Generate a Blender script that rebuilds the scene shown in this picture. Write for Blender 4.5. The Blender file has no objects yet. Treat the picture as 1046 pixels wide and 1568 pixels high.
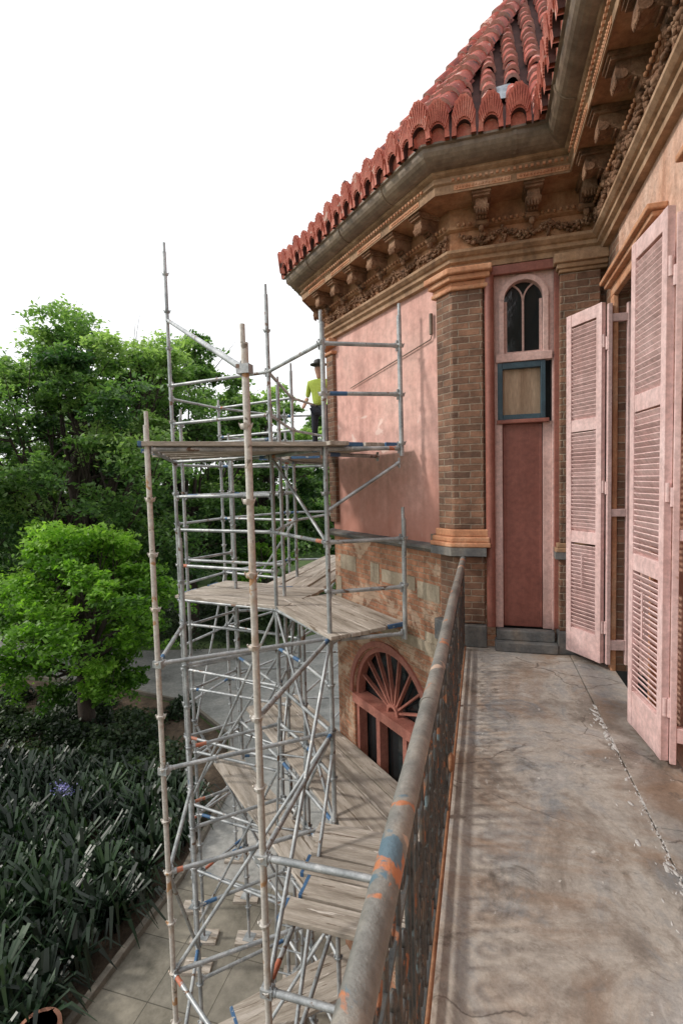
import bpy, math, random
import numpy as np
from mathutils import Vector, Matrix
random.seed(7); rng=np.random.default_rng(7)
S=bpy.context.scene
COL=S.collection
# ------------------------------------------------------------ camera
psi=math.radians(15.9); th=math.radians(3.5); ro=math.radians(1.5)
r=Vector((math.cos(psi),math.sin(psi),0)); F=Vector((-math.sin(psi)*math.cos(th),math.cos(psi)*math.cos(th),-math.sin(th)))
U=r.cross(F); cx=r*math.cos(ro)-U*math.sin(ro); cy=U*math.cos(ro)+r*math.sin(ro); cz=-F
cam=bpy.data.objects.new("camera",bpy.data.cameras.new("camera")); COL.objects.link(cam)
M=Matrix((cx,cy,cz)).transposed().to_4x4(); M.translation=Vector((0,0,1.6)); cam.matrix_world=M
cam.data.lens=17.45; cam.data.sensor_width=36; cam.data.clip_end=2000; cam.data.clip_start=0.05
S.camera=cam
# ------------------------------------------------------------ materials
def nn(nt,t,**k):
    n=nt.nodes.new(t)
    for a,b in k.items(): setattr(n,a,b)
    return n
def ramp(nt,fac,stops):
    n=nn(nt,'ShaderNodeValToRGB'); e=n.color_ramp.elements
    while len(e)<len(stops): e.new(.5)
    for i,(p,c) in enumerate(stops):
        e[i].position=p; e[i].color=(*c,1) if len(c)==3 else c
    nt.links.new(fac,n.inputs[0]); return n.outputs[0]
def noise(nt,vec,scale,detail=6,rough=.6,dist=0):
    n=nn(nt,'ShaderNodeTexNoise'); n.inputs['Scale'].default_value=scale; n.inputs['Detail'].default_value=detail
    n.inputs['Roughness'].default_value=rough; n.inputs['Distortion'].default_value=dist
    nt.links.new(vec,n.inputs['Vector']); return n.outputs['Fac']
def mix(nt,f,a,b,mode='MIX'):
    n=nn(nt,'ShaderNodeMix',data_type='RGBA',blend_type=mode)
    for i,v in ((0,f),(6,a),(7,b)):
        if hasattr(v,'links'): nt.links.new(v,n.inputs[i])
        elif isinstance(v,(int,float)): n.inputs[i].default_value=v
        else: n.inputs[i].default_value=(*v,1)
    return n.outputs[2]
def base(name,rough=.8,metal=0):
    m=bpy.data.materials.new(name); m.use_nodes=True; nt=m.node_tree; b=nt.nodes['Principled BSDF']
    b.inputs['Roughness'].default_value=rough; b.inputs['Metallic'].default_value=metal
    tc=nn(nt,'ShaderNodeTexCoord'); return m,nt,b,tc
def bump(nt,b,h,strength=.3,dist=.01):
    n=nn(nt,'ShaderNodeBump'); n.inputs['Strength'].default_value=strength; n.inputs['Distance'].default_value=dist
    nt.links.new(h,n.inputs['Height']); nt.links.new(n.outputs[0],b.inputs['Normal'])
def mottled(name,cols,scale=3,rough=.8,metal=0,bs=.3,bd=.008,chips=None,stretch=None,rot=0,streak=0,zstain=None):
    m,nt,b,tc=base(name,rough,metal); v0=v=tc.outputs['Object']
    if stretch:
        if rot:
            mr=nn(nt,'ShaderNodeMapping'); mr.inputs['Rotation'].default_value=(0,0,rot); nt.links.new(v,mr.inputs[0]); v=mr.outputs[0]
        mp=nn(nt,'ShaderNodeMapping'); mp.inputs['Scale'].default_value=stretch; nt.links.new(v,mp.inputs[0]); v=mp.outputs[0]
    f=noise(nt,v,scale,8,.62,.3)
    n=len(cols); st=[(.3+.4*i/(n-1),c) for i,c in enumerate(cols)]
    c=ramp(nt,f,st)
    f2=noise(nt,v,scale*9,5,.7)
    d=ramp(nt,f2,[(.3,(.72,.72,.72)),(.65,(1.1,1.1,1.1))])
    c=mix(nt,1.0,c,d,'MULTIPLY')
    if streak:
        ms=nn(nt,'ShaderNodeMapping'); ms.inputs['Scale'].default_value=(7,7,.5); nt.links.new(v0,ms.inputs[0])
        c=mix(nt,streak,c,ramp(nt,noise(nt,ms.outputs[0],1.5,6,.65),[(.38,(.55,.48,.45)),(.6,(1.08,1.08,1.08))]),'MULTIPLY')
    if chips:
        for (cc,sc,t0) in chips:
            g=noise(nt,v,sc,5,.55,.4); g=ramp(nt,g,[(t0,(0,0,0)),(t0+.025,(1,1,1))])
            c=mix(nt,g,c,cc)
    if zstain:   # damp, redder plaster towards the foot of the wall
        col,z0,z1=zstain
        sx=nn(nt,'ShaderNodeSeparateXYZ'); nt.links.new(v0,sx.inputs[0])
        ad=nn(nt,'ShaderNodeMath',operation='MULTIPLY_ADD'); nt.links.new(noise(nt,v0,1.6,6,.6,.6),ad.inputs[0]); ad.inputs[1].default_value=1.3; nt.links.new(sx.outputs[2],ad.inputs[2])
        mr=nn(nt,'ShaderNodeMapRange'); nt.links.new(ad.outputs[0],mr.inputs[0]); mr.inputs[1].default_value=z0+.65; mr.inputs[2].default_value=z1+.65; mr.inputs[3].default_value=.8; mr.inputs[4].default_value=0
        c=mix(nt,mr.outputs[0],c,col)
    nt.links.new(c,b.inputs['Base Color']); bump(nt,b,f2,bs,bd); return m
def brick(name,c1,c2,mortar,patch=None,bw=.2,rh=.062,ms=.007,pt=.55):
    m,nt,b,tc=base(name,.9)
    t=nn(nt,'ShaderNodeTexBrick'); t.inputs['Scale'].default_value=1
    t.inputs['Color1'].default_value=(*c1,1); t.inputs['Color2'].default_value=(*c2,1); t.inputs['Mortar'].default_value=(*mortar,1)
    t.inputs['Mortar Size'].default_value=ms; t.inputs['Brick Width'].default_value=bw; t.inputs['Row Height'].default_value=rh
    t.inputs['Mortar Smooth'].default_value=.5; t.inputs['Bias'].default_value=-.1
    w=nn(nt,'ShaderNodeTexNoise'); w.inputs['Scale'].default_value=11
    nt.links.new(tc.outputs['Object'],w.inputs['Vector'])
    ma=nn(nt,'ShaderNodeVectorMath',operation='MULTIPLY_ADD'); nt.links.new(w.outputs['Color'],ma.inputs[0]); ma.inputs[1].default_value=(.02,.016,0)
    nt.links.new(tc.outputs['UV'],ma.inputs[2]); nt.links.new(ma.outputs[0],t.inputs['Vector'])
    f=noise(nt,tc.outputs['Object'],5,9,.75); c=mix(nt,1,t.outputs['Color'],ramp(nt,f,[(.3,(.42,.39,.37)),(.7,(1.5,1.42,1.35))]),'MULTIPLY')
    if patch:
        g=noise(nt,tc.outputs['Object'],2.2,7,.7,.5); g=ramp(nt,g,[(pt,(0,0,0)),(pt+.05,(1,1,1))]); c=mix(nt,g,c,patch)
    nt.links.new(c,b.inputs['Base Color'])
    inv=nn(nt,'ShaderNodeMath',operation='SUBTRACT'); inv.inputs[0].default_value=1; nt.links.new(t.outputs['Fac'],inv.inputs[1])
    ad=nn(nt,'ShaderNodeMath',operation='ADD'); nt.links.new(inv.outputs[0],ad.inputs[0]); nt.links.new(noise(nt,tc.outputs['Object'],50),ad.inputs[1])
    bump(nt,b,ad.outputs[0],.8,.010); return m
m_brick=brick("weathered_brick",(.26,.145,.095),(.12,.07,.05),(.28,.225,.175))
m_brick2=brick("lower_brick",(.46,.23,.14),(.32,.16,.095),(.40,.31,.23),(.54,.38,.27),pt=.52)
m_pink=mottled("pink_stucco",[(.60,.31,.26),(.67,.39,.335),(.70,.45,.39)],1.0,.8,bs=.25,chips=[((.72,.53,.47),2.3,.66)],streak=.25,zstain=((.42,.165,.115),1.0,1.9))
m_peach=mottled("peach_stucco",[(.60,.32,.21),(.70,.45,.34),(.76,.56,.46)],2.2,.85,bs=.8,bd=.02,chips=[((.45,.24,.15),3.3,.64)],streak=.4)
m_terra=mottled("terracotta_trim",[(.19,.085,.042),(.36,.165,.08),(.48,.27,.15)],3.5,.85,bs=.6,streak=.3)
m_terra2=mottled("terracotta_relief",[(.09,.05,.028),(.25,.125,.068),(.44,.27,.17)],7,.9,bs=.9,bd=.015)
m_stone=mottled("ochre_stone",[(.18,.11,.065),(.37,.225,.13),(.52,.35,.23)],3,.85,bs=.5,streak=.45)
m_band=mottled("pale_band_stone",[(.34,.28,.2),(.5,.42,.32)],3,.85,bs=.5,streak=.4)
m_orange=mottled("orange_capital",[(.42,.17,.09),(.58,.28,.15),(.68,.42,.28)],4,.8,bs=.4,streak=.3)
m_gutter=mottled("taupe_gutter",[(.11,.08,.055),(.21,.155,.11),(.31,.235,.165)],2.5,.5,bs=.2,streak=.45)
m_tile=mottled("red_clay_tile",[(.12,.022,.016),(.36,.065,.042),(.50,.13,.085)],6,.7,bs=.5,chips=[((.60,.36,.30),9,.61),((.045,.022,.02),6.5,.60)])
m_antefix=mottled("antefix_clay",[(.34,.07,.045),(.48,.125,.08),(.60,.24,.175)],7,.7,bs=.5,chips=[((.64,.42,.35),9,.64),((.10,.04,.03),6,.66)])
m_tiledark=mottled("tile_pan_dark",[(.04,.016,.014),(.09,.035,.03)],5,.9)
m_membrane=mottled("roof_membrane",[(.16,.20,.25),(.38,.42,.46)],9,.5)
m_redtrim=mottled("red_brown_paint",[(.24,.075,.055),(.33,.125,.09)],4,.55,bs=.2,streak=.3)
m_door=mottled("door_paint",[(.26,.085,.062),(.34,.125,.095)],2.5,.5,bs=.15,streak=.3)
m_frame=mottled("pale_pink_paint",[(.58,.36,.32),(.70,.49,.45)],4,.6,bs=.15,streak=.35)
m_shut=mottled("shutter_paint",[(.68,.445,.42),(.79,.585,.565)],3,.6,bs=.15,chips=[((.46,.27,.22),11,.71)],streak=.3)
m_blue=mottled("blue_paint",[(.02,.045,.065),(.045,.095,.125)],6,.5)
m_ply=mottled("plywood",[(.30,.19,.12),(.50,.36,.25)],2,.8,stretch=(6,6,.6))
m_dark=mottled("dark_interior",[(.012,.011,.012),(.03,.027,.027)],3,.7)
m_slate=mottled("blue_stone",[(.07,.08,.09),(.16,.16,.155),(.26,.22,.18)],4,.8,bs=.5,streak=.3)
m_glass,nt,b,tc=base("window_glass",.05); b.inputs['Base Color'].default_value=(.015,.02,.022,1)
bump(nt,b,noise(nt,tc.outputs['Object'],4),.12,.03)
m_redframe=mottled("fanlight_paint",[(.34,.12,.09),(.47,.20,.15)],4,.6,streak=.3)
m_floor,nt,b,tc=base("balcony_stone",.75); v=tc.outputs['Object']
c=ramp(nt,noise(nt,v,2.1,10,.68,.7),[(.30,(.19,.16,.135)),(.42,(.34,.30,.26)),(.50,(.50,.46,.41)),(.57,(.40,.385,.365)),(.70,(.60,.57,.53))])
g=ramp(nt,noise(nt,v,1.2,9,.7,1.0),[(.48,(0,0,0)),(.62,(.8,.8,.8))]); c=mix(nt,g,c,(.35,.24,.165))
g=ramp(nt,noise(nt,v,2.3,8,.7,1.0),[(.53,(0,0,0)),(.64,(.8,.8,.8))]); c=mix(nt,g,c,(.26,.28,.295))
g=ramp(nt,noise(nt,v,4.1,9,.75,.8),[(.55,(0,0,0)),(.66,(.75,.75,.75))]); c=mix(nt,g,c,(.13,.11,.09))
g=ramp(nt,noise(nt,v,3.1,9,.7,1.2),[(.60,(0,0,0)),(.67,(.6,.6,.6))]); c=mix(nt,g,c,(.62,.60,.57))
vo=nn(nt,'ShaderNodeTexVoronoi',feature='DISTANCE_TO_EDGE'); vo.inputs['Scale'].default_value=1.1
wv=nn(nt,'ShaderNodeTexNoise'); wv.inputs['Scale'].default_value=5; wv.inputs['Detail'].default_value=6; nt.links.new(v,wv.inputs['Vector'])
ma=nn(nt,'ShaderNodeVectorMath',operation='MULTIPLY_ADD'); nt.links.new(wv.outputs['Color'],ma.inputs[0]); ma.inputs[1].default_value=(.25,.25,0); nt.links.new(v,ma.inputs[2]); nt.links.new(ma.outputs[0],vo.inputs['Vector'])
ck=ramp(nt,vo.outputs['Distance'],[(0,(.8,.8,.8)),(.007,(0,0,0))]); ckm=mix(nt,1,ck,ramp(nt,noise(nt,v,1.3),[(.45,(0,0,0)),(.55,(1,1,1))]),'MULTIPLY'); c=mix(nt,ckm,c,(.08,.06,.05))
c=mix(nt,1,c,ramp(nt,noise(nt,v,38,9,.85),[(.3,(.66,.64,.62)),(.7,(1.2,1.2,1.2))]),'MULTIPLY')
g=ramp(nt,noise(nt,v,24,3,.5),[(.71,(0,0,0)),(.74,(.8,.8,.8))]); c=mix(nt,g,c,(.70,.68,.64))
nt.links.new(c,b.inputs['Base Color']); bump(nt,b,noise(nt,v,30,8,.7),.5,.008)
nt.links.new(ramp(nt,noise(nt,v,2,4,.6),[(.35,(.42,.42,.42)),(.65,(.85,.85,.85))]),b.inputs['Roughness'])
m_drip=mottled("white_paint_drips",[(.55,.53,.5),(.7,.68,.65)],8,.7)
m_rail=mottled("chipped_handrail",[(.11,.11,.10),(.20,.195,.18),(.31,.28,.24)],6,.42,0.0,bs=.5,chips=[((.50,.37,.29),7.5,.60),((.44,.17,.08),8.5,.63),((.10,.16,.20),8.3,.64)])
m_iron=mottled("wrought_iron",[(.025,.03,.032),(.07,.075,.075),(.17,.11,.07)],12,.55,.0,bs=.5,chips=[((.28,.12,.06),10,.60),((.13,.18,.2),13,.63)])
m_rust=mottled("rusty_iron",[(.16,.07,.035),(.30,.13,.06),(.36,.2,.12)],9,.7,bs=.5)
m_galv=mottled("galvanised_steel",[(.20,.22,.23),(.38,.40,.41),(.56,.57,.57)],6,.42,.3,bs=.2,chips=[((.16,.10,.07),9,.64),((.60,.58,.55),13,.66)])
m_galv2=mottled("weathered_steel_light",[(.46,.42,.37),(.60,.57,.53),(.45,.33,.23)],4,.55,.1,bs=.3,chips=[((.42,.24,.12),5,.61),((.2,.17,.14),9,.65)])
m_sblue=mottled("blue_painted_steel",[(.03,.085,.19),(.07,.17,.32)],8,.55,chips=[((.38,.39,.39),12,.58)])
m_sor=mottled("orange_painted_steel",[(.48,.12,.06),(.44,.20,.13)],8,.6,chips=[((.38,.37,.36),12,.58)])
def boardmat(n,ang): return mottled(n,[(.23,.19,.15),(.43,.375,.315),(.57,.51,.45)],1.5,.85,bs=.8,chips=[((.16,.12,.085),2.4,.63),((.64,.58,.52),2.9,.64)],stretch=(.9,9,3),rot=ang)
m_boards=[boardmat("scaffold_board_grain_a",math.radians(45)),boardmat("scaffold_board_grain_b",0),boardmat("scaffold_board_grain_c",math.radians(-37)),boardmat("scaffold_board_grain_d",math.radians(90)),boardmat("scaffold_board_grain_e",math.radians(10))]
m_board=m_boards[1]
m_pave,nt,b,tc=base("paving",.85); v=tc.outputs['Object']
t=nn(nt,'ShaderNodeTexBrick'); t.offset=0; t.inputs['Scale'].default_value=1; t.inputs['Brick Width'].default_value=.9; t.inputs['Row Height'].default_value=.9; t.inputs['Mortar Size'].default_value=.008
t.inputs['Color1'].default_value=(.24,.215,.175,1); t.inputs['Color2'].default_value=(.185,.17,.145,1); t.inputs['Mortar'].default_value=(.09,.08,.065,1)
nt.links.new(v,t.inputs['Vector']); c=mix(nt,1,t.outputs['Color'],ramp(nt,noise(nt,v,1.6,9,.75),[(.3,(.38,.38,.34)),(.7,(1.45,1.45,1.4))]),'MULTIPLY'); nt.links.new(c,b.inputs['Base Color'])
m_grav=mottled("gravel_drive",[(.18,.18,.17),(.28,.28,.265),(.37,.355,.33)],1.2,.95,bs=.8)
m_mulch=mottled("soil_mulch",[(.035,.025,.017),(.08,.055,.035),(.15,.105,.07)],3,.95,bs=.9,bd=.03)
m_lawn=mottled("lawn_ground",[(.04,.07,.02),(.07,.12,.035),(.10,.13,.05)],.6,.95,bs=.5)
m_kerb=mottled("kerb_stone",[(.11,.10,.08),(.22,.19,.155)],4,.9)
m_bark=mottled("bark",[(.025,.018,.013),(.06,.043,.032)],6,.9,bs=.9,bd=.03,stretch=(1,1,.3))
m_pot=mottled("terracotta_clay",[(.30,.13,.08),(.42,.2,.13)],6,.8)
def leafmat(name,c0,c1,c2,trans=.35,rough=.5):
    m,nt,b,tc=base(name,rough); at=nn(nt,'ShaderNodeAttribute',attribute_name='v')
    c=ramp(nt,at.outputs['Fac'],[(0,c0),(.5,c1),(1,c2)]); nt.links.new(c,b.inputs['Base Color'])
    tr=nn(nt,'ShaderNodeBsdfTranslucent'); nt.links.new(mix(nt,1,c,(1.3,1.5,.7),'MULTIPLY'),tr.inputs['Color'])
    mx=nn(nt,'ShaderNodeMixShader'); mx.inputs[0].default_value=trans
    nt.links.new(b.outputs[0],mx.inputs[1]); nt.links.new(tr.outputs[0],mx.inputs[2]); nt.links.new(mx.outputs[0],nt.nodes['Material Output'].inputs[0]); return m
m_leafA=leafmat("leaves_fresh",(.035,.085,.03),(.15,.26,.085),(.34,.46,.19),.5)
m_leafB=leafmat("leaves_maple",(.05,.13,.015),(.17,.34,.04),(.29,.48,.08),.5)
m_leafC=leafmat("leaves_dark",(.02,.05,.016),(.065,.13,.04),(.14,.24,.07),.4)
m_under=leafmat("leaves_understorey",(.008,.02,.008),(.024,.05,.017),(.07,.11,.035),.3)
m_strap=leafmat("strap_leaves",(.005,.014,.007),(.016,.038,.016),(.055,.10,.045),.2,.38)
m_flower=leafmat("purple_petals",(.10,.10,.35),(.2,.2,.5),(.35,.32,.6),.3)
# ------------------------------------------------------------ mesh builder
class MB:
    def __init__(s): s.v=[];s.f=[];s.m=[];s.sm=[]
    def add(s,vs,fs,mi=0,smooth=False):
        o=len(s.v); s.v+= [tuple(p) for p in vs]
        for f in fs: s.f.append([i+o for i in f]); s.m.append(mi); s.sm.append(smooth)
    def box(s,x0,x1,y0,y1,z0,z1,mi=0):
        s.prism([(x0,y0),(x1,y0),(x1,y1),(x0,y1)],z0,z1,mi)
    def prism(s,poly,z0,z1,mi=0):
        n=len(poly); vs=[(x,y,z0) for x,y in poly]+[(x,y,z1) for x,y in poly]
        a=sum(poly[i][0]*poly[(i+1)%n][1]-poly[(i+1)%n][0]*poly[i][1] for i in range(n))
        fs=[[i,(i+1)%n,n+(i+1)%n,n+i] for i in range(n)]+[list(range(n))[::-1],[n+i for i in range(n)]]
        if a<0: fs=[f[::-1] for f in fs]
        s.add(vs,fs,mi)
    def beam(s,p,q,w,h,up=(0,0,1),mi=0):
        p=Vector(p);q=Vector(q);d=(q-p).normalized();up=Vector(up)
        a=d.cross(up)
        if a.length<1e-4: a=d.cross(Vector((1,0,0)))
        a.normalize(); c=a.cross(d).normalized(); a*=w/2;c*=h/2
        vs=[p-a-c,p+a-c,p+a+c,p-a+c,q-a-c,q+a-c,q+a+c,q-a+c]
        s.add(vs,[[0,1,2,3],[7,6,5,4],[0,4,5,1],[1,5,6,2],[2,6,7,3],[3,7,4,0]],mi)
    def tube(s,pts,rad,n=8,mi=0,cap=True):
        pts=[Vector(p) for p in pts]; R=rad if isinstance(rad,(list,tuple)) else [rad]*len(pts)
        o=[];ref=None
        for i,p in enumerate(pts):
            d=(pts[min(i+1,len(pts)-1)]-pts[max(i-1,0)]).normalized()
            if ref is None:
                ref=d.cross(Vector((0,0,1)))
                if ref.length<.05: ref=d.cross(Vector((1,0,0)))
            ref=(ref-d*ref.dot(d)).normalized(); b2=d.cross(ref)
            for k in range(n):
                t=2*math.pi*k/n; o.append(p+(ref*math.cos(t)+b2*math.sin(t))*R[i])
        fs=[]
        for i in range(len(pts)-1):
            for k in range(n): fs.append([i*n+k,i*n+(k+1)%n,(i+1)*n+(k+1)%n,(i+1)*n+k])
        s.add(o,fs,mi,True)
        if cap: s.add(o[:n],[list(range(n))[::-1]],mi); s.add(o[-n:],[list(range(n))],mi)
    def blob(s,c,rx,ry,rz,mi=0,rot=0):
        vs=[];n=6
        for j,ph in enumerate((-1.57,-.6,.6,1.57)):
            for k in range(n):
                t=2*math.pi*k/n; x=math.cos(ph)*math.cos(t)*rx;y=math.cos(ph)*math.sin(t)*ry
                vs.append((c[0]+x*math.cos(rot)-y*math.sin(rot),c[1]+x*math.sin(rot)+y*math.cos(rot),c[2]+math.sin(ph)*rz))
        s.add(vs,[[j*n+k,j*n+(k+1)%n,(j+1)*n+(k+1)%n,(j+1)*n+k] for j in range(3) for k in range(n)],mi,True)
    def obj(s,name,mats,parent=None,bevel=0,zs=False):
        if zs: s.v=[(x,y,3.5+(z-3.5)*.815 if z>3.5 else z) for x,y,z in s.v]
        me=bpy.data.meshes.new(name); me.from_pydata(s.v,[],s.f)
        if not isinstance(mats,list): mats=[mats]
        for m in mats: me.materials.append(m)
        me.polygons.foreach_set('material_index',s.m); me.polygons.foreach_set('use_smooth',s.sm)
        uv=me.uv_layers.new(name='UVMap'); data=[]
        for p in me.polygons:
            nr=p.normal
            for vi in p.vertices:
                c=me.vertices[vi].co
                if abs(nr.z)<.7:
                    l=math.hypot(nr.x,nr.y) or 1; tx,ty=-nr.y/l,nr.x/l; data+= [c.x*tx+c.y*ty,c.z]
                else: data+=[c.x,c.y]
        uv.data.foreach_set('uv',data); me.update()
        ob=bpy.data.objects.new(name,me); COL.objects.link(ob)
        if parent: ob.parent=parent
        if bevel:
            bv=ob.modifiers.new('b','BEVEL'); bv.width=bevel; bv.segments=2; bv.limit_method='ANGLE'
        return ob
def empty(name,parent=None):
    e=bpy.data.objects.new(name,None); COL.objects.link(e); e.parent=parent; e.empty_display_size=.2; return e
def quads(name,V,vals,mat,parent=None,k=4):
    n=len(V)//k; me=bpy.data.meshes.new(name); me.vertices.add(len(V)); me.vertices.foreach_set('co',V.astype(np.float32).ravel())
    me.loops.add(n*k); me.loops.foreach_set('vertex_index',np.arange(n*k,dtype=np.int32)); me.polygons.add(n)
    me.polygons.foreach_set('loop_start',np.arange(0,n*k,k,dtype=np.int32)); me.polygons.foreach_set('loop_total',np.full(n,k,dtype=np.int32))
    a=me.attributes.new('v','FLOAT','FACE'); a.data.foreach_set('value',vals.astype(np.float32))
    me.materials.append(mat); me.update(calc_edges=True); me.validate()
    ob=bpy.data.objects.new(name,me); COL.objects.link(ob); ob.parent=parent; return ob
GZ=-5.5
# ------------------------------------------------------------ building footprint
P=[(1.03,-5.0),(1.03,4.85),(-.24,4.85),(-1.985,6.595),(-1.985,9.065),(-.24,10.81),(2.23,10.81)]
def offs(o,P=P):
    out=[]
    for i,p in enumerate(P):
        ns=[]
        for a,b2 in ((i-1,i),(i,i+1)):
            if 0<=a and b2<len(P):
                dx=P[b2][0]-P[a][0];dy=P[b2][1]-P[a][1];l=math.hypot(dx,dy); ns.append((-dy/l,dx/l))
        if len(ns)==1: n=ns[0]; out.append((p[0]+n[0]*o,p[1]+n[1]*o))
        else:
            sx=ns[0][0]+ns[1][0];sy=ns[0][1]+ns[1][1];d=1+ns[0][0]*ns[1][0]+ns[0][1]*ns[1][1]
            out.append((p[0]+sx/d*o,p[1]+sy/d*o))
    return out
def sweep(mb,prof,mi=0,i0=0,i1=None,smooth=False):
    i1=i1 if i1 is not None else len(P)-1
    rows=[[(x,y,z) for x,y in offs(o)] for o,z in prof]
    for j in range(len(prof)-1):
        for i in range(i0,i1):
            mb.add([rows[j][i],rows[j][i+1],rows[j+1][i+1],rows[j+1][i]],[[3,2,1,0]],mi,smooth)
bld=empty("stone_and_brick_mansion")
R2=math.sqrt(.5)
class Face:
    def __init__(s,o,d): s.o=Vector((*o,0)); s.d=Vector((*d,0)); s.n=Vector((-d[1],d[0],0))
    def p(s,a,o,z): return s.o+s.d*a+s.n*o+Vector((0,0,z))
FD=Face((1.03,4.85),(-1,0)); FP=Face((-.24,4.85),(-R2,R2)); FR=Face((1.03,0),(0,1)); FQ=Face((-1.985,6.595),(0,1))
def facebox(mb,f,a0,a1,o0,o1,z0,z1,mi=0):
    q=[f.p(a0,o0,0),f.p(a1,o0,0),f.p(a1,o1,0),f.p(a0,o1,0)]
    mb.prism([(v.x,v.y) for v in q],z0,z1,mi)
def archwall(mb,f,a0,a1,z0,z1,ac,w,zb,zs,depth=.18,mi=0,mr=None,n=20):
    if mr is None: mr=mi
    def q(l,m_,fl=False): mb.add([f.p(*t) for t in l],[[0,1,2,3]],m_)
    q([(a0,0,z0),(a0,0,z1),(ac-w,0,z1),(ac-w,0,z0)],mi); q([(ac+w,0,z0),(ac+w,0,z1),(a1,0,z1),(a1,0,z0)],mi)
    if zb>z0: q([(ac-w,0,z0),(ac-w,0,zb),(ac+w,0,zb),(ac+w,0,z0)],mi)
    pts=[(ac-w*math.cos(math.pi*i/n),zs+w*math.sin(math.pi*i/n)) for i in range(n+1)]
    for i in range(n):
        (x0,y0),(x1,y1)=pts[i],pts[i+1]
        q([(x0,0,y0),(x0,0,z1),(x1,0,z1),(x1,0,y1)],mi); q([(x0,0,y0),(x1,0,y1),(x1,-depth,y1),(x0,-depth,y0)],mr)
    for sg in (-1,1): q([(ac+sg*w,0,zb),(ac+sg*w,0,zs),(ac+sg*w,-depth,zs),(ac+sg*w,-depth,zb)],mr)
    q([(ac-w,0,zb),(ac-w,-depth,zb),(ac+w,-depth,zb),(ac+w,0,zb)],mr)
def arcband(mb,f,ac,zs,r0,r1,o0,o1,mi=0,n=24,t0=0,t1=math.pi):
    for i in range(n):
        A=t0+(t1-t0)*i/n;B=t0+(t1-t0)*(i+1)/n
        def g(rr,t,o): return f.p(ac-rr*math.cos(t),o,zs+rr*math.sin(t))
        mb.add([g(r0,A,o1),g(r1,A,o1),g(r1,B,o1),g(r0,B,o1)],[[0,1,2,3]],mi)
        mb.add([g(r0,A,o0),g(r0,A,o1),g(r0,B,o1),g(r0,B,o0)],[[0,1,2,3]],mi)
        mb.add([g(r1,A,o1),g(r1,A,o0),g(r1,B,o0),g(r1,B,o1)],[[0,1,2,3]],mi)
w=MB()
L=2.468
for f,a0,a1 in ((FP,0,L),(FQ,0,L)):
    w.add([f.p(a0,0,.9),f.p(a0,0,3.55),f.p(a1,0,3.55),f.p(a1,0,.9)],[[0,1,2,3]])
w.obj("turret_stucco_wall",m_pink,bld)
w=MB(); archwall(w,FP,0,L,GZ,.9,1.235,.80,GZ+1.0,-1.22,.2)
w.add([FQ.p(0,0,GZ),FQ.p(0,0,.9),FQ.p(L,0,.9),FQ.p(L,0,GZ)],[[0,1,2,3]])
w.add([FP.p(0,0,GZ),FP.p(0,0,0),(1.03,4.85,0),(1.03,4.85,GZ)],[[0,1,2,3]])
w.add([FP.p(0,0,0),FP.p(0,0,.9),(.11,4.85,.9),(.11,4.85,0)],[[0,1,2,3]])
w.obj("turret_lower_brick_wall",m_brick2,bld)
w=MB()
w.add([FD.p(.92,0,0.9),FD.p(.92,0,3.55),FD.p(1.27,0,3.55),FD.p(1.27,0,0.9)],[[0,1,2,3]])
w.add([FD.p(0,0,0),FD.p(0,0,3.55),FD.p(.41,0,3.55),FD.p(.41,0,0)],[[0,1,2,3]])
w.add([FD.p(.41,0,3.5),FD.p(.41,0,3.55),FD.p(.92,0,3.55),FD.p(.92,0,3.5)],[[0,1,2,3]])
w.obj("door_bay_brick_wall",m_brick,bld)
def pil_poly(o,wd,wa):
    c=offs(o)[2]; q=FP.p(wa,o,0);q0=FP.p(wa,-.01,0)
    return [(wd,4.86),(wd,4.85-o),c,(q.x,q.y),(q0.x,q0.y)]
w=MB(); w.prism(pil_poly(.05,.015,.20),1.12,3.32); w.prism(pil_poly(.04,.015,.20),.22,.86)
w.box(.66,.98,4.78,4.86,1.0,3.35); w.box(.655,1.0,4.77,4.86,.2,.86)
q=[FP.p(L-.16,-.01,0),FP.p(L-.16,.05,0)]; c5=offs(.05)[3]; w.prism([(q[0].x,q[0].y),(q[1].x,q[1].y),c5,(-1.985-.05,6.85),(-1.97,6.85)],1.05,3.3)
w.obj("brick_pilasters",m_brick,bld,.010)
w=MB()
for o,z0,z1 in ((.075,3.32,3.36),(.06,3.36,3.40),(.10,3.40,3.45),(.135,3.45,3.505)): w.prism(pil_poly(o,.03+o*.5,.20+o*.6),z0,z1)
for o,z0,z1 in ((.12,.955,1.0),(.10,1.0,1.05),(.07,1.05,1.12)): w.prism(pil_poly(o,.02+o*.4,.20+o*.5),z0,z1)
for o,z0,z1 in ((.08,3.3,3.34),(.12,3.40,3.5)):
    q=[FP.p(L-.2,-.01,0),FP.p(L-.2,o,0)]; c5=offs(o)[3]; w.prism([(q[0].x,q[0].y),(q[1].x,q[1].y),c5,(-1.985-o,6.9),(-1.97,6.9)],z0,z1)
w.obj("pilaster_mouldings",m_orange,bld,.012)
w=MB()
for e,z0,z1 in ((.0,3.35,3.38),(.02,3.38,3.42),(.045,3.42,3.50)): w.box(.65-e,1.03,4.76-e,4.86,z0,z1)
for e,z0,z1 in ((.03,.92,.96),(.015,.96,1.0)): w.box(.65-e,1.03,4.77-e,4.86,z0,z1)
w.obj("stone_capital",m_stone,bld,.008)
w=MB()
sweep(w,[(0,.85),(.06,.87),(.075,.90),(.11,.905),(.11,.93),(0,.95)],0,2)
w.box(.62,1.03,4.73,4.86,.86,.92)
w.prism(pil_poly(.12,.03,.25),.875,.953)
w.obj("string_course",m_slate,bld)
w=MB()
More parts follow.
